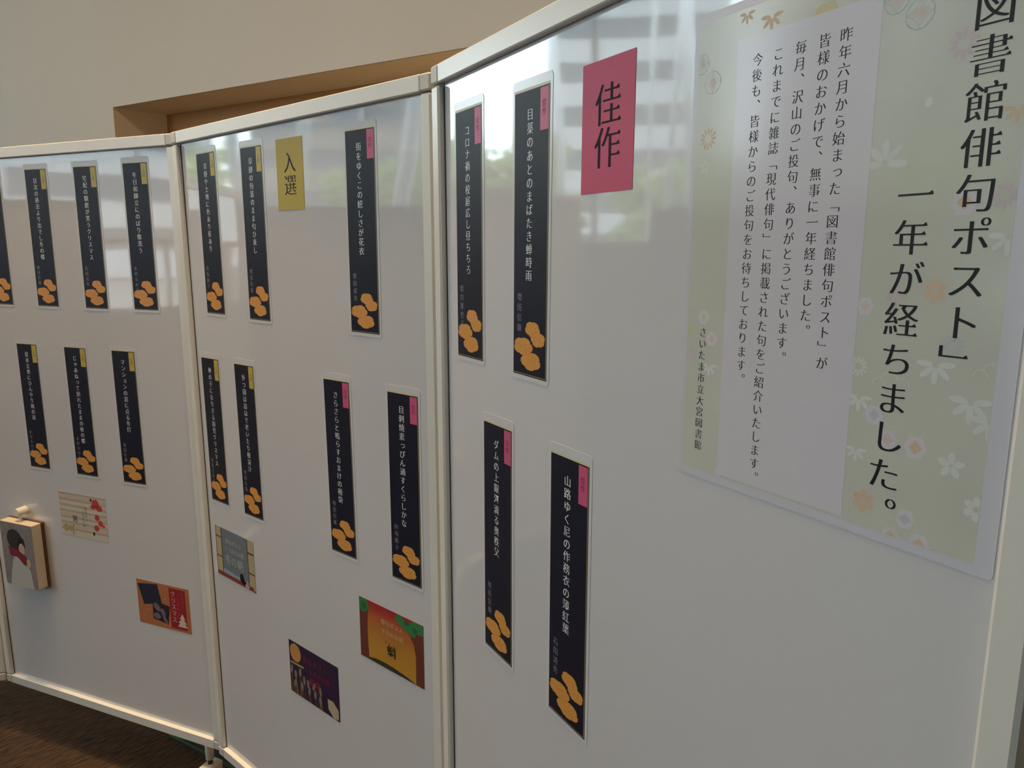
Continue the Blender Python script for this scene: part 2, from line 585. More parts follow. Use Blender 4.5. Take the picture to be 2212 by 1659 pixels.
def board(k):
    th, dd, u0, u1 = BOARDS[k]
    root = empty('display_board', BM[k] @ Matrix.Translation(((u0 + u1) / 2, 0.01, -EYE)))
    tag(root, BL[k], 'display board', 'folding display boards standing in a zigzag')
    um = (u0 + u1) / 2
    w = (u1 - u0) / 2
    Y = -0.01                                    # root sits 10 mm behind the writing surface
    z = lambda v: v + EYE
    MB().box(-w + 0.02, w - 0.02, Y, Y + 0.02, z(BIN) - 0.01, z(TIN) + 0.01).build('panel', M_board, root)
    yf, yb = Y - PR, Y + 0.03
    for s in (-1, 1):
        a, b = sorted((s * w, s * (w - PW)))
        MB().box(a, b, yf, yb, z(BIN), z(TIN) - 0.003, 0.003).build('side_post', M_frame, root)
        for (z0, z1) in ((z(TIN), z(TOP)), (z(BOT), z(BIN) - 0.001)):
            MB().box(a, b, yf - 0.0005, yb, z0, z1, 0.0025).build('corner_cap', M_cap, root)
    MB().box(-w + PW, w - PW, yf, yb, z(TIN), z(TOP), 0.0015).build('top_rail', M_frame, root)
    MB().box(-w + PW, w - PW, yf, yb, z(BOT), z(BIN), 0.0015).build('bottom_rail', M_frame, root)
    # thin dark glazing gap between post and enamel sheet
    for s in (-1, 1):
        a, b = sorted((s * (w - PW), s * (w - PW - 0.0018)))
        MB().box(a, b, Y - 0.001, Y, z(BIN), z(TIN)).build('seam', M_dark, root)
    for s in {'A': (1,), 'B': (-1, 1), 'C': (-1, 1), 'D': (-1,)}[k]:
        x = s * (w - 0.066)
        MB().tube((x, 0.002, z(BOT) + 0.002), (x, 0.002, 0.122), 0.0115, n=20).build('leg', M_frame, root, True)
        c = MB().box(x - 0.020, x + 0.020, -0.028, 0.03, 0.045, 0.106, 0.005).build('caster', M_caster, root)
        MB().tube((x, 0.002, 0.106), (x, 0.002, 0.122), 0.007, n=12).build('stem', M_dark, c)
        MB().tube((x - 0.011, 0.002, 0.026), (x + 0.011, 0.002, 0.026), 0.026, n=24).build('wheel', M_wheel, c)
    return root


for k in 'ABCD':
    board(k)


def on_board(k, u, v, off=0.0, rot=0.0):
    return BM[k] @ Matrix.Translation((u, -off, v)) @ Matrix.Rotation(-rot, 4, 'Y')


# ---------------------------------------------------------------- haiku strips
SW, SHH = 0.0823, 0.360


def scallop(cx, cz, rx, rz, ph=0.0, n=5, m=60):
    pts = []
    for i in range(m):
        t = 2 * PI * i / m
        rr = 0.86 + 0.17 * math.sqrt(abs(math.cos(n * t / 2 + ph))) + 0.025 * math.sin(19 * t + ph)
        pts.append((cx + rx * rr * math.cos(t), cz + rz * rr * math.sin(t)))
    return pts


def rounded(x0, x1, z0, z1, r, n=4):
    pts = []
    for cx, cz, a0 in ((x1 - r, z1 - r, 0), (x0 + r, z1 - r, 90), (x0 + r, z0 + r, 180), (x1 - r, z0 + r, 270)):
        for i in range(n + 1):
            a = math.radians(a0 + 90 * i / n)
            pts.append((cx + r * math.cos(a), cz + r * math.sin(a)))
    return pts


def sheet(name, pts, m, y0=-0.0002, y1=-0.0005):
    n = len(pts)
    b = MB()
    b.add([(x, y0, z) for x, z in pts] + [(x, y1, z) for x, z in pts],
          [tuple(range(n)), tuple(range(n, 2 * n))] + [(i, (i + 1) % n, n + (i + 1) % n, n + i) for i in range(n)])
    return b.build(name, m)


proto = {}


def strip_mesh_parts():
    s = sheet('proto', rounded(-0.005, SW + 0.005, -SHH - 0.006, 0.011, 0.006), M_film)
    proto['film'] = s.data
    bpy.data.objects.remove(s)
    y = -0.00054

    def keep(nm, mb, m):
        o = mb.build('proto', m)
        proto[nm] = o.data
        bpy.data.objects.remove(o)
    keep('cream_edge', MB().poly([(0, 0), (SW, 0), (SW, -SHH), (0, -SHH)], y), M_cream)
    keep('dark_ground', MB().poly([(0.0008, -0.0032), (SW - 0.0003, -0.0032), (SW - 0.0003, -SHH + 0.0003), (0.0008, -SHH + 0.0003)], y - 0.00004), M_navy)
    ln = MB()
    for x0, x1, z0, z1 in ((SW - 0.0029, SW - 0.0017, -SHH + 0.002, -0.004), (0.002, SW - 0.0017, -SHH + 0.0018, -SHH + 0.0027),):
        ln.poly([(x0, z0), (x1, z0), (x1, z1), (x0, z1)], y - 0.00008)
    keep('border_line', ln, M_gold)
    keep('award_tag_pink', MB().poly([(0.0607, -0.0050), (0.0785, -0.0050), (0.0785, -0.0538), (0.0607, -0.0538)], y - 0.00012), M_pinktag)
    keep('award_tag_yellow', MB().poly([(0.0607, -0.0050), (0.0785, -0.0050), (0.0785, -0.0538), (0.0607, -0.0538)], y - 0.00012), M_yellowtag)
    for i, (cx, cz, rx, rz, ph) in enumerate(((0.0254, -0.3214, 0.0230, 0.0118, 0.3), (0.0440, -0.3388, 0.0238, 0.0122, 1.1), (0.0480, -0.2972, 0.0174, 0.0101, 0.7), (0.0612, -0.3090, 0.0166, 0.0099, 1.9))):
        keep('blossom%d' % i, MB().poly(scallop(cx, cz, rx, rz, ph), y - 0.00012 - i * 0.00002), M_blossom)


strip_mesh_parts()


def child(name, data, parent):
    o = bpy.data.objects.new(name, data)
    COL.objects.link(o)
    o.parent = parent
    return o


def strip(k, u, v, rot, kind, verse, poet, label):
    root = bpy.data.objects.new('verse_strip', proto['film'])
    COL.objects.link(root)
    root.matrix_world = on_board(k, u, v, 0.0, rot)
    tag(root, label, 'strip', 'laminated verse strips on the boards')
    child('cream_edge', proto['cream_edge'], root)
    child('dark_ground', proto['dark_ground'], root)
    child('border_line', proto['border_line'], root)
    tg = child('award_tag', proto['award_tag_' + kind], root)
    tg['label'] = kind + ' award tag'
    lettering('tag_lettering', '佳作' if kind == 'pink' else '入選', M_tagink if kind == 'pink' else M_tagink2, tg,
              0.0693, -0.0228, 0.0098, 0.0098, -0.00071)
    for i in range(4):
        child('blossom', proto['blossom%d' % i], root)
    if verse:
        lettering('verse_lettering', verse, M_white_ink, root, 0.0376, -0.0318, 0.0152, 0.01638, -0.00066)
        lettering('poet_lettering', poet, M_grey_ink, root, 0.0155, -0.2568, 0.0112, 0.0134, -0.00066)
    return root


STRIPS = [
    ('A', -2.1220, 0.2245, -0.010, 'yellow', '', '', 'dark verse strip cut off by the left picture edge, upper row'),
    ('A', -1.9390, 0.2239, -0.0119, 'yellow', '目次の過去より出でし冬の蝶', '増田信雄', 'dark strip with yellow tag, leftmost complete one of the upper row, far board'),
    ('A', -1.7555, 0.2228, -0.0117, 'yellow', '宅配の馴鹿が笑うクリスマス', '石田清秀', 'dark strip with yellow tag, middle of three in far board upper row'),
    ('A', -1.5827, 0.2238, -0.0060, 'yellow', '冬日和脚立にのぼり像洗う', '木村るみ子', 'dark strip with yellow tag, far board upper row, beside the board joint'),
    ('A', -2.0528, -0.2410, 0.0007, 'yellow', '夏木立奥にひんやり風の道', '木村るみ子', 'dark strip with yellow tag, far board lower row, leftmost of three'),
    ('A', -1.8613, -0.2417, 0.0, 'yellow', 'じゃあねって別れたままの秋の蝶', '木村るみ子', 'dark strip with yellow tag, above the striped cream postcard'),
    ('A', -1.6826, -0.2425, 0.0008, 'yellow', 'マンションの窓に点る冬灯', '増田信雄', 'dark strip with yellow tag, far board lower row, rightmost of three'),
    ('B', -1.6457, 0.2263, 0.0004, 'yellow', '草餅や土地に色あり形あり', '的場勝子', 'dark strip with yellow tag, top left corner of middle board'),
    ('B', -1.4562, 0.2224, -0.0054, 'yellow', '草餅の包装のまま匂ひ来し', '増田信雄', 'dark strip with yellow tag, just left of the mustard card'),
    ('B', -1.0997, 0.2193, -0.0072, 'pink', '街をゆくこの嬉しさが花衣', '奥田成美', 'dark strip with pink tag, right of the mustard card'),
    ('B', -1.6936, -0.2393, 0.0080, 'yellow', '神の子になりきる園児クリスマス', '増田喜美子', 'dark strip with yellow tag, lower row of middle board, against the left post'),
    ('B', -1.5407, -0.2404, 0.0112, 'yellow', '外つ国は訪はで老いたり根深汁', '増田信雄', 'dark strip with yellow tag, lower row of middle board, above the blue postcard'),
    ('B', -1.1987, -0.2372, 0.0096, 'pink', 'さらさらと鳴らすおまけの種袋', '増田信雄', 'dark strip with pink tag, lower row of middle board, left of two pink ones'),
    ('B', -1.0052, -0.2393, -0.0025, 'pink', '目刺焼素っぴん通すくらしかな', '的場勝子', 'dark strip with pink tag, directly above the orange sunset postcard'),
    ('C', -1.0032, 0.2074, -0.0030, 'pink', 'コロナ禍の校庭広し昼ちちろ', '蛭川那智子', 'dark strip with pink tag, top left corner of the nearest board'),
    ('C', -0.8326, 0.2030, -0.0110, 'pink', '目薬のあとのまばたき蝉時雨', '増田信雄', 'dark strip with pink tag, left of the large pink card'),
    ('C', -0.9220, -0.2375, -0.0004, 'pink', 'ダムの上銀河滴る奥秩父', '増田信雄', 'dark strip with pink tag, lower row of nearest board, left one'),
    ('C', -0.7422, -0.2426, -0.0003, 'pink', '山路ゆく尼の作務衣の薄紅葉', '石田清秀', 'largest looking dark strip, lowest on nearest board, below the pink card'),
]
for s in STRIPS:
    strip(*s)


# ---------------------------------------------------------------- flat paper cards
def card(name, k, pts_u, w, h, m, rot=0.0, film=0.0):
    u, v = pts_u
    if film:
        o = sheet(name, rounded(-film, w + film, -h - film, film, 0.004), M_film)
    else:
        o = sheet(name, [(0, 0), (w, 0), (w, -h), (0, -h)], m)
    o.matrix_world = on_board(k, u, v, 0.0, rot)
    return o


pk = card('heading_card', 'C', (-0.6860, 0.2035), 0.0893, 0.1368, M_pinkcard, -0.006)
tag(pk, 'pink card with two large black characters on the nearest board', 'card', 'heading cards')
lettering('heading_lettering', '佳作', mat('heading_ink', (0.018, 0.010, 0.018, 1), 0.6, 0.15), pk, 0.0455, -0.0460, 0.0470, 0.0440, -0.00056)
yl = card('heading_card', 'B', (-1.3222, 0.2238), 0.0905, 0.1360, M_yellowcard, -0.008)
tag(yl, 'mustard yellow card with two black characters, on the middle board', 'card', 'heading cards')
lettering('heading_lettering', '入選', mat('heading_ink', (0, 0, 0, 1)), yl, 0.0455, -0.0455, 0.0430, 0.0430, -0.00056)


def rect(x0, x1, z0, z1):
    return [(x0, z0), (x1, z0), (x1, z1), (x0, z1)]


def ell(cx, cz, rx, rz, n=20, rot=0.0):
    c, s = math.cos(rot), math.sin(rot)
    out = []
    for i in range(n):
        t = 2 * PI * i / n
        x, z = rx * math.cos(t), rz * math.sin(t)
        out.append((cx + x * c - z * s, cz + x * s + z * c))
    return out


class Card:
    """printed card: shapes given in fractions (0..1 right, 0..1 up)"""
    def __init__(s, name, k, u, v, w, h, base, label, rot=0.0):
        s.w, s.h = w, h
        s.o = card(name, k, (u, v), w, h, base, rot)
        tag(s.o, label, 'postcard', 'picture cards naming the monthly topics')
        s.lay = 0

    def shape(s, name, polys, m):
        s.lay += 1
        if name in ('screen', 'screen_edge', 'tree_trunk', 'leaf_cluster', 'photo') and len(polys) > 1:
            for p_ in polys:
                s.shape(name, [p_], m)
            return
        b = MB()
        for p_ in polys:
            b.poly([(min(1, max(0, x)) * s.w, (min(1, max(0, z)) - 1) * s.h) for x, z in p_], -0.00054 - 0.00003 * s.lay)
        return b.build(name, m, s.o)

    def text(s, name, t, m, x, z, em, pitch=None, horizontal=True, serif=False):
        s.lay += 1
        pitch = pitch or em
        L = len(t) * pitch * s.w
        return lettering(name, t, m, s.o, x * s.w, (z - 1) * s.h, em * s.w, pitch * s.w, -0.00054 - 0.00003 * s.lay, horizontal, serif)


def stream(c, seed):
    return random.Random(seed)


# cream striped card
c1 = Card('postcard', 'A', -1.9500, -0.6600, 0.186, 0.130, mat('cream_card', (0.60, 0.53, 0.40, 1), 0.5), 'cream postcard with grey stripes and red flowers, on the far board')
c1.shape('stripe', [rect(0, 1, z0, z0 + 0.055) for z0 in (0.93, 0.80, 0.67, 0.54, 0.40, 0.27, 0.13)], mat('stripe_grey', (0.43, 0.38, 0.32, 1), 0.5))
c1.shape('stripe', [rect(0, 1, z0, z0 + 0.05) for z0 in (0.86, 0.47, 0.20)], mat('stripe_blush', (0.58, 0.44, 0.33, 1), 0.5))
M_red = mat('red_flower_ink', (0.50, 0.05, 0.04, 1), 0.5)
c1.shape('flower', [scallop(0.79, 0.83, 0.075, 0.10, 0.3), scallop(0.86, 0.74, 0.07, 0.07, 1.2), scallop(0.73, 0.75, 0.05, 0.05, 2), scallop(0.80, 0.52, 0.05, 0.07, .4), scallop(0.86, 0.40, 0.05, 0.07, .4), scallop(0.77, 0.28, 0.055, 0.07, .4), scallop(0.92, 0.35, 0.035, 0.03, .4)], M_red)
c1.text('topic_lettering', '寒', mat('blue_black_ink', (0.045, 0.04, 0.085, 1), 0.5), 0.32, 0.40, 0.13)
c1.text('small_lettering', '俳句ポスト', mat('soft_dark_ink', (0.16, 0.14, 0.11, 1), 0.5), 0.565, 0.68, 0.055, 0.06, False)
c1.text('small_lettering', '1月のお題', mat('soft_dark_ink', (0, 0, 0, 1)), 0.50, 0.60, 0.05, 0.055, False)
c1.shape('ochre_motif', [ell(0.10, 0.17, 0.05, 0.09), ell(0.20, 0.17, 0.05, 0.07), rect(0.24, 0.27, 0.02, 0.24), ell(0.27, 0.25, 0.03, 0.02)], mat('ochre_ink', (0.42, 0.32, 0.15, 1), 0.5))
c1.shape('ink_mark', [ell(0.70, 0.90, 0.02, 0.035), ell(0.70, 0.14, 0.02, 0.045)], M_black_ink)

# orange card with dark photographs
c2 = Card('postcard', 'A', -1.6725, -0.8785, 0.190, 0.1285, mat('burnt_orange_card', (0.42, 0.15, 0.06, 1), 0.5, mottled=(15, 0.15)), 'burnt orange postcard with red panel, low on the far board')
c2.shape('photo', [[(0.02, 0.90), (0.41, 0.97), (0.47, 0.55), (0.12, 0.44)]], mat('photo_dark_blue', (0.022, 0.024, 0.045, 1), 0.4, mottled=(30, 0.4)))
c2.shape('photo', [[(0.29, 0.56), (0.42, 0.56), (0.62, 0.52), (0.57, 0.10), (0.28, 0.16)]], mat('photo_dark_brown', (0.03, 0.02, 0.025, 1), 0.4, mottled=(30, 0.4)))
c2.shape('pale_figure', [ell(0.37, 0.44, 0.055, 0.10, rot=0.4), ell(0.36, 0.24, 0.07, 0.07), ell(0.48, 0.34, 0.04, 0.10, rot=0.2), ell(0.51, 0.20, 0.03, 0.10, rot=0.4)], mat('photo_mauve', (0.17, 0.13, 0.17, 1), 0.5))
c2.shape('red_panel', [rect(0.625, 0.93, 0.05, 0.95)], mat('deep_red_print', (0.30, 0.012, 0.02, 1), 0.5))
c2.text('topic_lettering', 'クリスマス', mat('cream_ink', (0.62, 0.50, 0.42, 1), 0.5), 0.70, 0.83, 0.095, 0.098, False, False)
c2.text('small_lettering', '俳句ポスト', mat('faint_red_ink', (0.42, 0.10, 0.08, 1), 0.5), 0.87, 0.86, 0.055, 0.062, False)
c2.text('small_lettering', '12月のお題', mat('faint_red_ink', (0, 0, 0, 1)), 0.79, 0.82, 0.055, 0.07, False)
c2.shape('fir_tree', [[(0.85, 0.42), (0.80, 0.29), (0.83, 0.29), (0.76, 0.20), (0.80, 0.20), (0.75, 0.11), (0.94, 0.11), (0.89, 0.20), (0.93, 0.20), (0.87, 0.29), (0.90, 0.29)]], mat('cream_ink', (0, 0, 0, 1)))
c2.shape('snow_dot', [ell(x, z, 0.012, 0.016, 8) for x, z in ((0.06, 0.93), (0.18, 0.34), (0.10, 0.16), (0.20, 0.44), (0.44, 0.88), (0.53, 0.66), (0.50, 0.06), (0.60, 0.08), (0.96, 0.30))], mat('dot_pale', (0.55, 0.33, 0.22, 1), 0.5))

# winter morning card
c3 = Card('postcard', 'B', -1.6875, -0.6655, 0.1785, 0.129, mat('blue_grey_print', (0.155, 0.185, 0.215, 1), 0.5, mottled=(12, 0.1)), 'blue grey postcard framed by cream screens, on the middle board')
c3.shape('screen', [rect(0, 0.155, 0.0, 1), rect(0.845, 1, 0.0, 1)], mat('screen_cream', (0.42, 0.36, 0.20, 1), 0.5))
c3.shape('floor_band', [rect(0.0, 0.95, 0.0, 0.085)], mat('floor_band_red', (0.24, 0.035, 0.03, 1), 0.5))
c3.shape('mountain', [[(0.155, 0.085), (0.155, 0.17), (0.30, 0.17), (0.45, 0.15), (0.62, 0.15), (0.70, 0.085)], [(0.72, 0.12), (0.80, 0.16), (0.845, 0.09), (0.72, 0.085)]], mat('pale_blue_print', (0.26, 0.36, 0.40, 1), 0.5))
c3.shape('screen_bar', [rect(0, 0.155, 0.78, 0.81), rect(0, 0.155, 0.38, 0.41), rect(0.845, 1, 0.72, 0.76), rect(0.845, 1, 0.33, 0.36), rect(0.94, 1, 0.0, 0.03)], mat('bar_red_brown', (0.20, 0.05, 0.035, 1), 0.5))
c3.shape('screen_edge', [rect(0, 0.012, 0, 1), rect(0.15, 0.165, 0, 1), rect(0.835, 0.85, 0.03, 1)], mat('edge_brown', (0.06, 0.045, 0.03, 1), 0.5))
c3.text('small_lettering', '俳句ポスト', mat('pale_ink', (0.45, 0.45, 0.45, 1), 0.5), 0.30, 0.77, 0.085, 0.088)
c3.text('small_lettering', '12月のお題', mat('pale_ink', (0, 0, 0, 1)), 0.28, 0.61, 0.082, 0.084)
c3.text('topic_lettering', '冬の朝', mat('pale_ink', (0, 0, 0, 1)), 0.31, 0.40, 0.155, 0.16)
c3.shape('bird', [ell(0.66, 0.15, 0.055, 0.10), ell(0.72, 0.08, 0.05, 0.05)], M_black_ink)
c3.shape('round_cushion', [ell(0.79, 0.045, 0.055, 0.045)], mat('cushion_pink', (0.52, 0.34, 0.30, 1), 0.5))

# moon and pampas card
c4 = Card('postcard', 'B', -1.3795, -0.8634, 0.1853, 0.129, mat('night_purple_print', (0.028, 0.014, 0.045, 1), 0.4, mottled=(10, 0.3)), 'dark purple postcard with orange moon and pampas grass, lowest on middle board')
c4.shape('moon', [ell(0.135, 0.80, 0.115, 0.17, 28)], mat('moon_orange', (0.52, 0.24, 0.07, 1), 0.5))
c4.shape('cloud_bar', [[(0.02, 0.60), (0.30, 0.62), (0.30, 0.58), (0.02, 0.56)]], mat('cloud_yellow', (0.32, 0.26, 0.07, 1), 0.5))
rr = random.Random(3)
plumes = [(0.04, 0.45), (0.12, 0.38), (0.22, 0.47), (0.30, 0.36), (0.38, 0.34), (0.25, 0.22), (0.40, 0.22), (0.50, 0.36), (0.52, 0.22), (0.63, 0.34), (0.62, 0.16), (0.10, 0.2)]
c4.shape('pampas_stem', [[(x + rr.uniform(-0.05, 0.05), 0), (x + rr.uniform(-0.02, 0.05) + 0.014, 0), (x + 0.012, z), (x, z)] for x, z in plumes for _ in (0, 1)], mat('stem_brown', (0.16, 0.10, 0.035, 1), 0.5))
c4.shape('pampas_plume', [ell(x, z, 0.026, 0.085, 12, rr.uniform(-0.35, 0.05)) for x, z in plumes], mat('plume_grey', (0.20, 0.18, 0.15, 1), 0.5))
c4.text('small_lettering', '俳句ポスト', mat('crimson_ink', (0.26, 0.015, 0.06, 1), 0.5), 0.34, 0.78, 0.085, 0.10)
c4.text('small_lettering', '10月のお題', mat('crimson_ink', (0, 0, 0, 1)), 0.36, 0.60, 0.080, 0.085)
c4.text('topic_lettering', '新米', mat('bright_crimson_ink', (0.34, 0.012, 0.03, 1), 0.5), 0.47, 0.42, 0.125, 0.115)
c4.shape('dumpling_tray', [[(0.77, 0.30), (0.88, 0.31), (0.98, 0.20), (0.98, 0.03), (0.88, 0.0), (0.78, 0.12)]], mat('tray_cream', (0.46, 0.37, 0.25, 1), 0.5))

# sunset card with gradient print
ms_ = bpy.data.materials.new('sunset_gradient_print')
ms_.use_nodes = True
nt = ms_.node_tree
p = nt.nodes['Principled BSDF']
p.inputs['Roughness'].default_value = 0.5
tc = nt.nodes.new('ShaderNodeTexCoord')
sp = nt.nodes.new('ShaderNodeSeparateXYZ')
mr = nt.nodes.new('ShaderNodeMapRange')
mr.inputs[1].default_value = -0.128
mr.inputs[2].default_value = 0.0
cr = nt.nodes.new('ShaderNodeValToRGB')
e = cr.color_ramp.elements
e[0].position = 0.0
e[0].color = (0.50, 0.26, 0.02, 1)
e[1].position = 1.0
e[1].color = (0.34, 0.015, 0.02, 1)
for pos, cc in ((0.4, (0.46, 0.21, 0.025, 1)), (0.75, (0.42, 0.11, 0.02, 1)), (0.9, (0.38, 0.03, 0.02, 1))):
    q = e.new(pos)
    q.color = cc
nt.links.new(tc.outputs['Object'], sp.inputs[0])
nt.links.new(sp.outputs['Z'], mr.inputs[0])
nt.links.new(mr.outputs[0], cr.inputs[0])
nt.links.new(cr.outputs[0], p.inputs['Base Color'])
c5 = Card('postcard', 'B', -1.1115, -0.6722, 0.1880, 0.128, ms_, 'orange sunset postcard with brown trunks and green leaves, right of middle board')
c5.shape('hill', [[(0.11, 0.0), (0.11, 0.03), (0.25, 0.075), (0.40, 0.085), (0.55, 0.075), (0.72, 0.05), (0.90, 0.0)]], mat('hill_green_black', (0.028, 0.035, 0.02, 1), 0.5))
c5.shape('tree_trunk', [[(0, 0), (0.145, 0), (0.13, 0.3), (0.13, 0.6), (0.145, 0.85), (0, 0.9)], [(0.88, 0), (1, 0), (1, 0.95), (0.70, 0.88), (0.80, 0.75), (0.86, 0.62), (0.885, 0.45)]], mat('trunk_brown_print', (0.14, 0.035, 0.02, 1), 0.5))
M_gl = mat('leaf_green_print', (0.035, 0.20, 0.06, 1), 0.5)
c5.shape('leaf_cluster', [scallop(0.06, 0.90, 0.10, 0.13, 0.2), scallop(0.65, 0.93, 0.07, 0.07, 0.5), scallop(0.74, 0.87, 0.08, 0.07, 1.2), scallop(0.82, 0.86, 0.08, 0.09, 0.4), scallop(0.90, 0.91, 0.09, 0.10, 2.0), scallop(0.97, 0.92, 0.05, 0.09, 0.9), scallop(0.84, 0.79, 0.05, 0.05, 0.9)], M_gl)
c5.shape('leaf_shade', [scallop(0.08, 0.88, 0.045, 0.06, 0.2), scallop(0.76, 0.92, 0.04, 0.04, 0.5), scallop(0.88, 0.86, 0.035, 0.04, 1.2)], mat('leaf_dark_print', (0.02, 0.11, 0.035, 1), 0.5))
c5.text('small_lettering', '俳句ポスト', mat('peach_ink', (0.60, 0.44, 0.32, 1), 0.5), 0.39, 0.76, 0.068, 0.070, True, True)
c5.text('small_lettering', '9月のお題', mat('peach_ink', (0, 0, 0, 1)), 0.39, 0.61, 0.068, 0.070, True, True)
c5.text('ruby_lettering', 'ひぐらし', mat('brown_ink', (0.20, 0.06, 0.02, 1), 0.5), 0.42, 0.45, 0.045, 0.065, True, True)
c5.text('topic_lettering', '蜩', M_black_ink, 0.51, 0.33, 0.145, 0.145, True, True)

# ---------------------------------------------------------------- big floral notice (A3, laminated)
PU, PV = -0.5145, 0.2085
PWd, PH = 0.2922, 0.4190
pf = sheet('notice_poster', rounded(0, PWd, -PH, 0, 0.004), mat('poster_laminate', (0.58, 0.58, 0.63, 1), 0.22, 0.5))
pf.matrix_world = on_board('C', PU, PV)
tag(pf, 'large laminated notice with pale floral border and vertical black Japanese text', 'poster')
PX = lambda u: u - PU
PZ = lambda v: v - PV
yb = -0.00054
b = MB().poly(rect(0.0045, PWd - 0.0125, -PH + 0.0075, -0.0075), yb)
M_pbg = mat('poster_sage_print', (0.555, 0.565, 0.49, 1), 0.13, 0.5, mottled=(14, 0.07))
b.build('sage_ground', M_pbg, pf)
X0, X1, Z0, Z1 = 0.0050, PWd - 0.0128, -PH + 0.0078, -0.0078
Q = {n_: mat('poster_' + n_, c_, 0.35, 0.4) for n_, c_ in {
    'orange': (0.61, 0.47, 0.33, 1), 'peach': (0.585, 0.51, 0.45, 1), 'white': (0.62, 0.63, 0.60, 1), 'pink': (0.56, 0.47, 0.49, 1),
    'blue': (0.47, 0.50, 0.53, 1), 'lilac': (0.60, 0.57, 0.60, 1), 'line': (0.42, 0.38, 0.36, 1), 'lineb': (0.40, 0.43, 0.44, 1), 'yellow': (0.58, 0.52, 0.30, 1)}.items()}
lay = [0]


def pmot(polys, m, nm):
    lay[0] += 1
    b = MB()
    for i_, p_ in enumerate(polys):
        b.poly([(min(X1, max(X0, x)), min(Z1, max(Z0, z))) for x, z in p_], yb - 0.00001 - 0.0000015 * lay[0] - (i_ % 3) * 1.5e-6)
    return b.build(nm, m, pf)


def petals(cx, cz, r, n, wd=0.3, a0=90, span=360, r0=0.12):
    out = []
    for i in range(n):
        a = math.radians(a0 + (span * i / n if span == 360 else span * (i / (n - 1) - 0.5)))
        r0 = 0.34 if n >= 10 else (0.2 if n == 6 else r0)
        out.append(ell(cx + math.cos(a) * r * (0.5 + r0 / 2), cz + math.sin(a) * r * (0.5 + r0 / 2), r * (0.5 - r0 / 2), r * wd * 0.5, 12, a))
    return out


def ring(cx, cz, r, t, n=28, rz=None, rot=0.0):
    o_ = ell(cx, cz, r, rz or r, n, rot)
    i_ = ell(cx, cz, r - t, (rz or r) - t, n, rot)
    return [[o_[k], o_[(k + 1) % n], i_[(k + 1) % n], i_[k]] for k in range(n)]


MOT = [('leafo', -0.4301, 0.188, 0.0088), ('leafo', -0.4557, 0.1965, 0.0066), ('fang', -0.3798, 0.179, 0.0072), ('ship', -0.5053, 0.1672, 0.0087), ('ship', -0.4914, 0.1496, 0.0094), ('mumo', -0.494, 0.1023, 0.01), ('w5', -0.4965, 0.0785, 0.0069), ('hexp', -0.4893, -0.057, 0.0069), ('w5o', -0.5053, -0.07, 0.0044), ('hexp', -0.4782, -0.0762, 0.0068), ('pink', -0.504, -0.0921, 0.0071), ('leafw', -0.4801, -0.1015, 0.0078), ('hexp', -0.4622, -0.1995, 0.0044), ('shipb', -0.3241, 0.1706, 0.009), ('shipb', -0.3069, 0.1578, 0.01), ('pink', -0.2761, 0.1322, 0.0102), ('leafw', -0.3227, 0.0636, 0.0134), ('petal', -0.2952, 0.0998, 0.0027), ('leafo', -0.2399, 0.0872, 0.007), ('hexo', -0.2655, 0.0337, 0.0088), ('w6o', -0.2787, -0.024, 0.0087), ('pink', -0.306, -0.0291, 0.0071), ('hexp', -0.3284, -0.0369, 0.0068), ('mumw', -0.3299, -0.0819, 0.0076), ('leafw', -0.3274, -0.1055, 0.0084), ('hexb', -0.3141, -0.1161, 0.0076), ('hexp', -0.3025, -0.1322, 0.0078), ('hexo', -0.2814, -0.1336, 0.0086), ('cloud', -0.3035, -0.0919, 0.0114), ('cloud', -0.2359, -0.0762, 0.01), ('leafw', -0.248, -0.0952, 0.0116), ('leafw', -0.2346, -0.1062, 0.0108), ('leafw', -0.2731, -0.0738, 0.0107), ('w5', -0.2561, -0.1403, 0.0095), ('leafw', -0.3261, -0.1454, 0.0071), ('w6o', -0.3169, -0.1831, 0.0093), ('w6', -0.2371, -0.1656, 0.0087), ('mumw', -0.2277, -0.127, 0.0066), ('hexb', -0.2836, -0.187, 0.0075), ('hexo', -0.2933, -0.203, 0.007), ('hexo', -0.2719, -0.2026, 0.0081), ('pink', -0.2421, 0.0365, 0.0084), ('leafw', -0.2368, 0.0111, 0.0096), ('mumb', -0.2629, -0.0592, 0.008)]
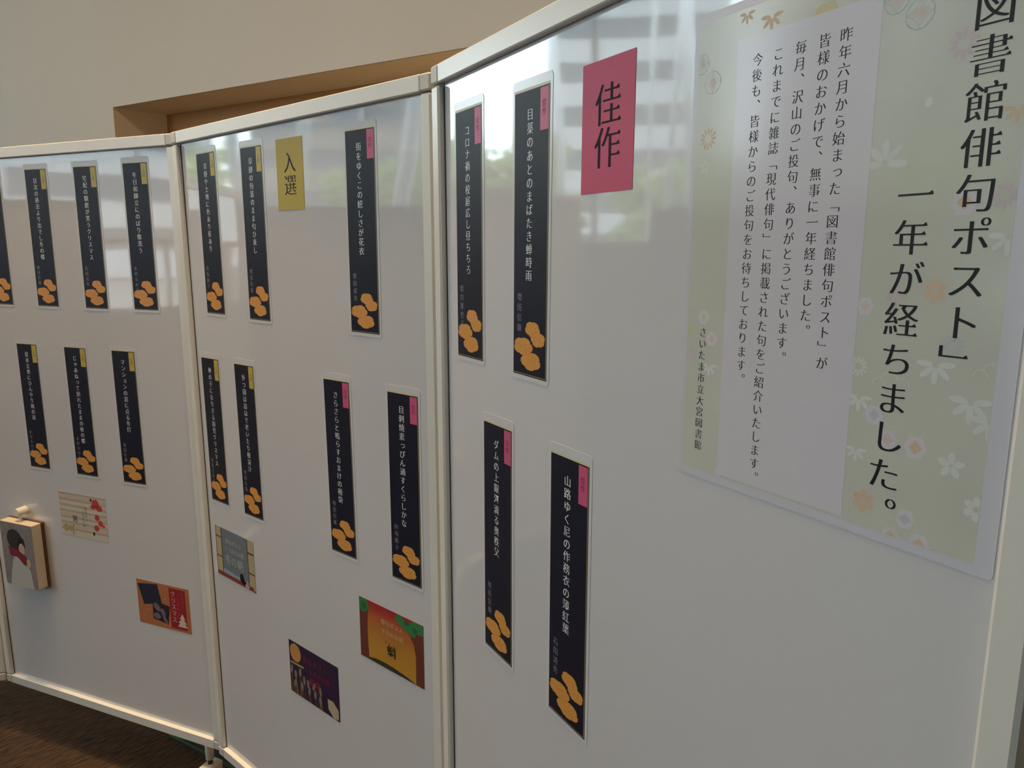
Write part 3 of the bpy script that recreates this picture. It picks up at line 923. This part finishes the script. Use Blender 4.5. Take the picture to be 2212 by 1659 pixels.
for kd, u, v, r_ in MOT:
    x, z = PX(u), PZ(v)
    if kd.startswith('leaf'):
        up = v > 0.05 and kd == 'leafw'
        pmot(petals(x, z, r_ * 1.25, 5, 0.32, 90 if up else -90, 190), Q['orange' if kd == 'leafo' else 'white'], 'bamboo_leaf')
    elif kd == 'fang':
        pmot([scallop(x, z, r_ * 1.4, r_ * 0.8, 0.4)], Q['yellow'], 'pine_motif')
    elif kd.startswith('ship'):
        m1 = Q['line' if kd == 'ship' else 'lineb']
        pmot([ell(x, z, r_ * 0.5, r_ * 0.5, 4)], Q['peach'], 'ring_motif')
        pg = ring(x, z, r_, 0.0004)
        for a in range(4):
            t = math.radians(45 + 90 * a)
            pg += ring(x + math.cos(t) * r_ * 0.72, z + math.sin(t) * r_ * 0.72, r_ * 0.68, 0.00035, 20, r_ * 0.24, t + PI / 2)
        pmot(pg, m1, 'ring_motif')
    elif kd[:3] == 'mum':
        pmot(petals(x, z, r_, 12, 0.22), Q[{'o': 'orange', 'w': 'white', 'b': 'blue'}[kd[3]]], 'chrysanthemum')
    elif kd in ('w5', 'w5o'):
        pmot(petals(x, z, r_, 5, 0.5, 90), Q['white' if kd == 'w5' else 'yellow'], 'plum_blossom')
    elif kd in ('w6', 'w6o'):
        pmot(petals(x, z, r_, 6, 0.60, 90), Q['white' if kd == 'w6' else 'orange'], 'cherry_blossom')
    elif kd == 'pink':
        pmot(petals(x, z, r_, 10, 0.32), Q['pink'], 'chrysanthemum')
    elif kd == 'petal':
        pmot([ell(x, z, r_, r_ * 1.2, 12)], Q['white'], 'petal')
    elif kd.startswith('hex'):
        pmot([ell(x, z, r_, r_ * 1.05, 6, 0)], Q['lilac'], 'hexagon_motif')
        pmot([ell(x, z, r_ * 0.6, r_ * 0.6, 4, 0)], Q[{'p': 'peach', 'b': 'blue', 'o': 'orange'}[kd[3]]], 'hexagon_motif')
    elif kd == 'cloud':
        pg = []
        for a, dx, dz, q_ in ((0, -0.8, -0.1, 0.45), (0, -0.1, 0.2, 0.6), (0, 0.7, 0.0, 0.5)):
            rg = ring(x + dx * r_, z + dz * r_, q_ * r_, 0.0005, 20)
            pg += rg[:10]
        pmot(pg, Q['white'], 'cloud_motif')
# pale centre panel carrying the text
mpn = mat('poster_lavender_panel', (0.62, 0.595, 0.635, 1), 0.13, 0.5)
cp = MB().poly(rect(PX(-0.4640), PX(-0.3340), PZ(-0.2010), PZ(0.1780)), yb - 0.00009)
cp.build('text_panel', mpn, pf)
yt = -0.00065
body = [('昨年六月から始まった「図書館俳句ポスト」が', -0.3612), ('皆様のおかげで、無事に一年経ちました。', -0.3792), ('毎月、沢山のご投句、ありがとうございます。', -0.4003),
        ('これまでに雑誌「現代俳句」に掲載された句をご紹介いたします。', -0.4212), ('今後も、皆様からのご投句をお待ちしております。', -0.4420)]
for t, u in body:
    lettering('body_lettering', t, M_black_ink, pf, PX(u), PZ(0.1580), 0.0108, 0.01208, yt)
lettering('library_lettering', 'さいたま市立大宮図書館', M_black_ink, pf, PX(-0.4893), PZ(-0.0708), 0.0096, 0.0108, yt)
lettering('title_lettering', '「図書館俳句ポスト」', M_black_ink, pf, PX(-0.2593), PZ(0.1494 + 0.0276), 0.0262, 0.0276, yt)
lettering('title_lettering', '一年が経ちました。', M_black_ink, pf, PX(-0.2985), PZ(0.0404), 0.0262, 0.0284, yt, drift=-0.0006)

# ---------------------------------------------------------------- hanging picture box with hook, far left
root = bpy.data.objects.new('picture_box', None)
COL.objects.link(root)
root.matrix_world = on_board('A', -2.099, -0.965, 0.0)
tag(root, 'small cream box with winter girl picture hanging at far left', 'box')
MB().box(-0.073, 0.073, -0.007, -0.0005, 0.0, 0.199, 0.001).build('back_cover', mat('brown_cover', (0.13, 0.055, 0.022, 1), 0.6), root)
MB().box(-0.069, 0.069, -0.036, -0.007, 0.0, 0.197, 0.0015).build('body', mat('beige_paper_block', (0.62, 0.52, 0.38, 1), 0.6), root)
pic = MB().poly(rect(-0.069, 0.069, 0.0, 0.196), -0.0366).build('picture', mat('snowy_grey_print', (0.235, 0.205, 0.20, 1), 0.5, mottled=(90, 0.4)), root)


def pp(nm, polys, m, y):
    b = MB()
    for q_ in polys:
        b.poly(q_, y)
    b.build(nm, m, pic)


pp('coat', [[(-0.050, 0.0), (0.052, 0.0), (0.045, 0.055), (0.020, 0.100), (-0.012, 0.105), (-0.030, 0.075)]], mat('coat_white', (0.46, 0.46, 0.42, 1), 0.5), -0.0368)
pp('hair', [ell(-0.010, 0.145, 0.034, 0.032, 20, -0.5), ell(0.016, 0.130, 0.016, 0.026, 16, -0.3)], mat('hair_black', (0.03, 0.024, 0.026, 1), 0.5), -0.0370)
pp('face', [ell(0.017, 0.119, 0.013, 0.018, 16), ell(0.040, 0.078, 0.010, 0.014, 12)], mat('skin_print', (0.50, 0.39, 0.25, 1), 0.5), -0.0372)
pp('scarf', [[(-0.042, 0.122), (-0.006, 0.118), (0.034, 0.098), (0.032, 0.070), (0.020, 0.072), (-0.004, 0.092), (-0.036, 0.094)]], mat('scarf_crimson', (0.20, 0.012, 0.03, 1), 0.5), -0.0374)
hk = MB().tube((0.0, -0.0005, 0.226), (0.0, -0.030, 0.226), 0.0125, 0.0115, 24)
hk.box(-0.004, 0.004, -0.022, -0.016, 0.196, 0.216, 0.001)
h = hk.build('magnet_hook', mat('white_magnet_plastic', (0.75, 0.72, 0.66, 1), 0.35))
h.matrix_world = on_board('A', -2.099, -0.965, 0.0)
tag(h, 'small white round magnet hook above the hanging picture box', 'hook')

# ---------------------------------------------------------------- low tray on the floor behind the boards
root = bpy.data.objects.new('floor_tray', None)
COL.objects.link(root)
root.matrix_world = Matrix.Translation((-0.963, 1.9936, 0)) @ Matrix.Rotation(math.radians(-30), 4, 'Z')
tag(root, 'low black tray with green front edge on floor behind the middle boards', 'tray')
MB().box(-0.15, 1.3, 0.0, 0.010, 0.0, 0.006).build('edge_strip', mat('green_edge', (0.022, 0.060, 0.030, 1), 0.4), root)
MB().box(-0.15, 1.3, 0.010, 0.075, 0.0, 0.010).build('tray_base', mat('tray_black', (0.008, 0.009, 0.012, 1), 0.4), root)
MB().box(0.02, 1.3, 0.062, 0.26, 0.010, 0.05, 0.003).build('cover_plate', mat('blue_grey_plate', (0.16, 0.17, 0.18, 1), 0.4), root)

# ---------------------------------------------------------------- stand of the added fill light, hidden behind the nearest board
t = empty('added_uplight', Matrix.Translation(UP))
tag(t, 'added uplight hidden behind the nearest board to brighten the recess', 'lamp')
MB().tube((0, 0, 0), (0, 0, 0.02), 0.13, 0.12, 24).build('base', M_wheel, t)
MB().tube((0, 0, 0.02), (0, 0, 0.22), 0.015, n=12).build('stem', M_wheel, t)
MB().tube((0, 0, 0.22), (0, 0, 0.31), 0.05, 0.15, 24).build('shade', M_wheel, t)
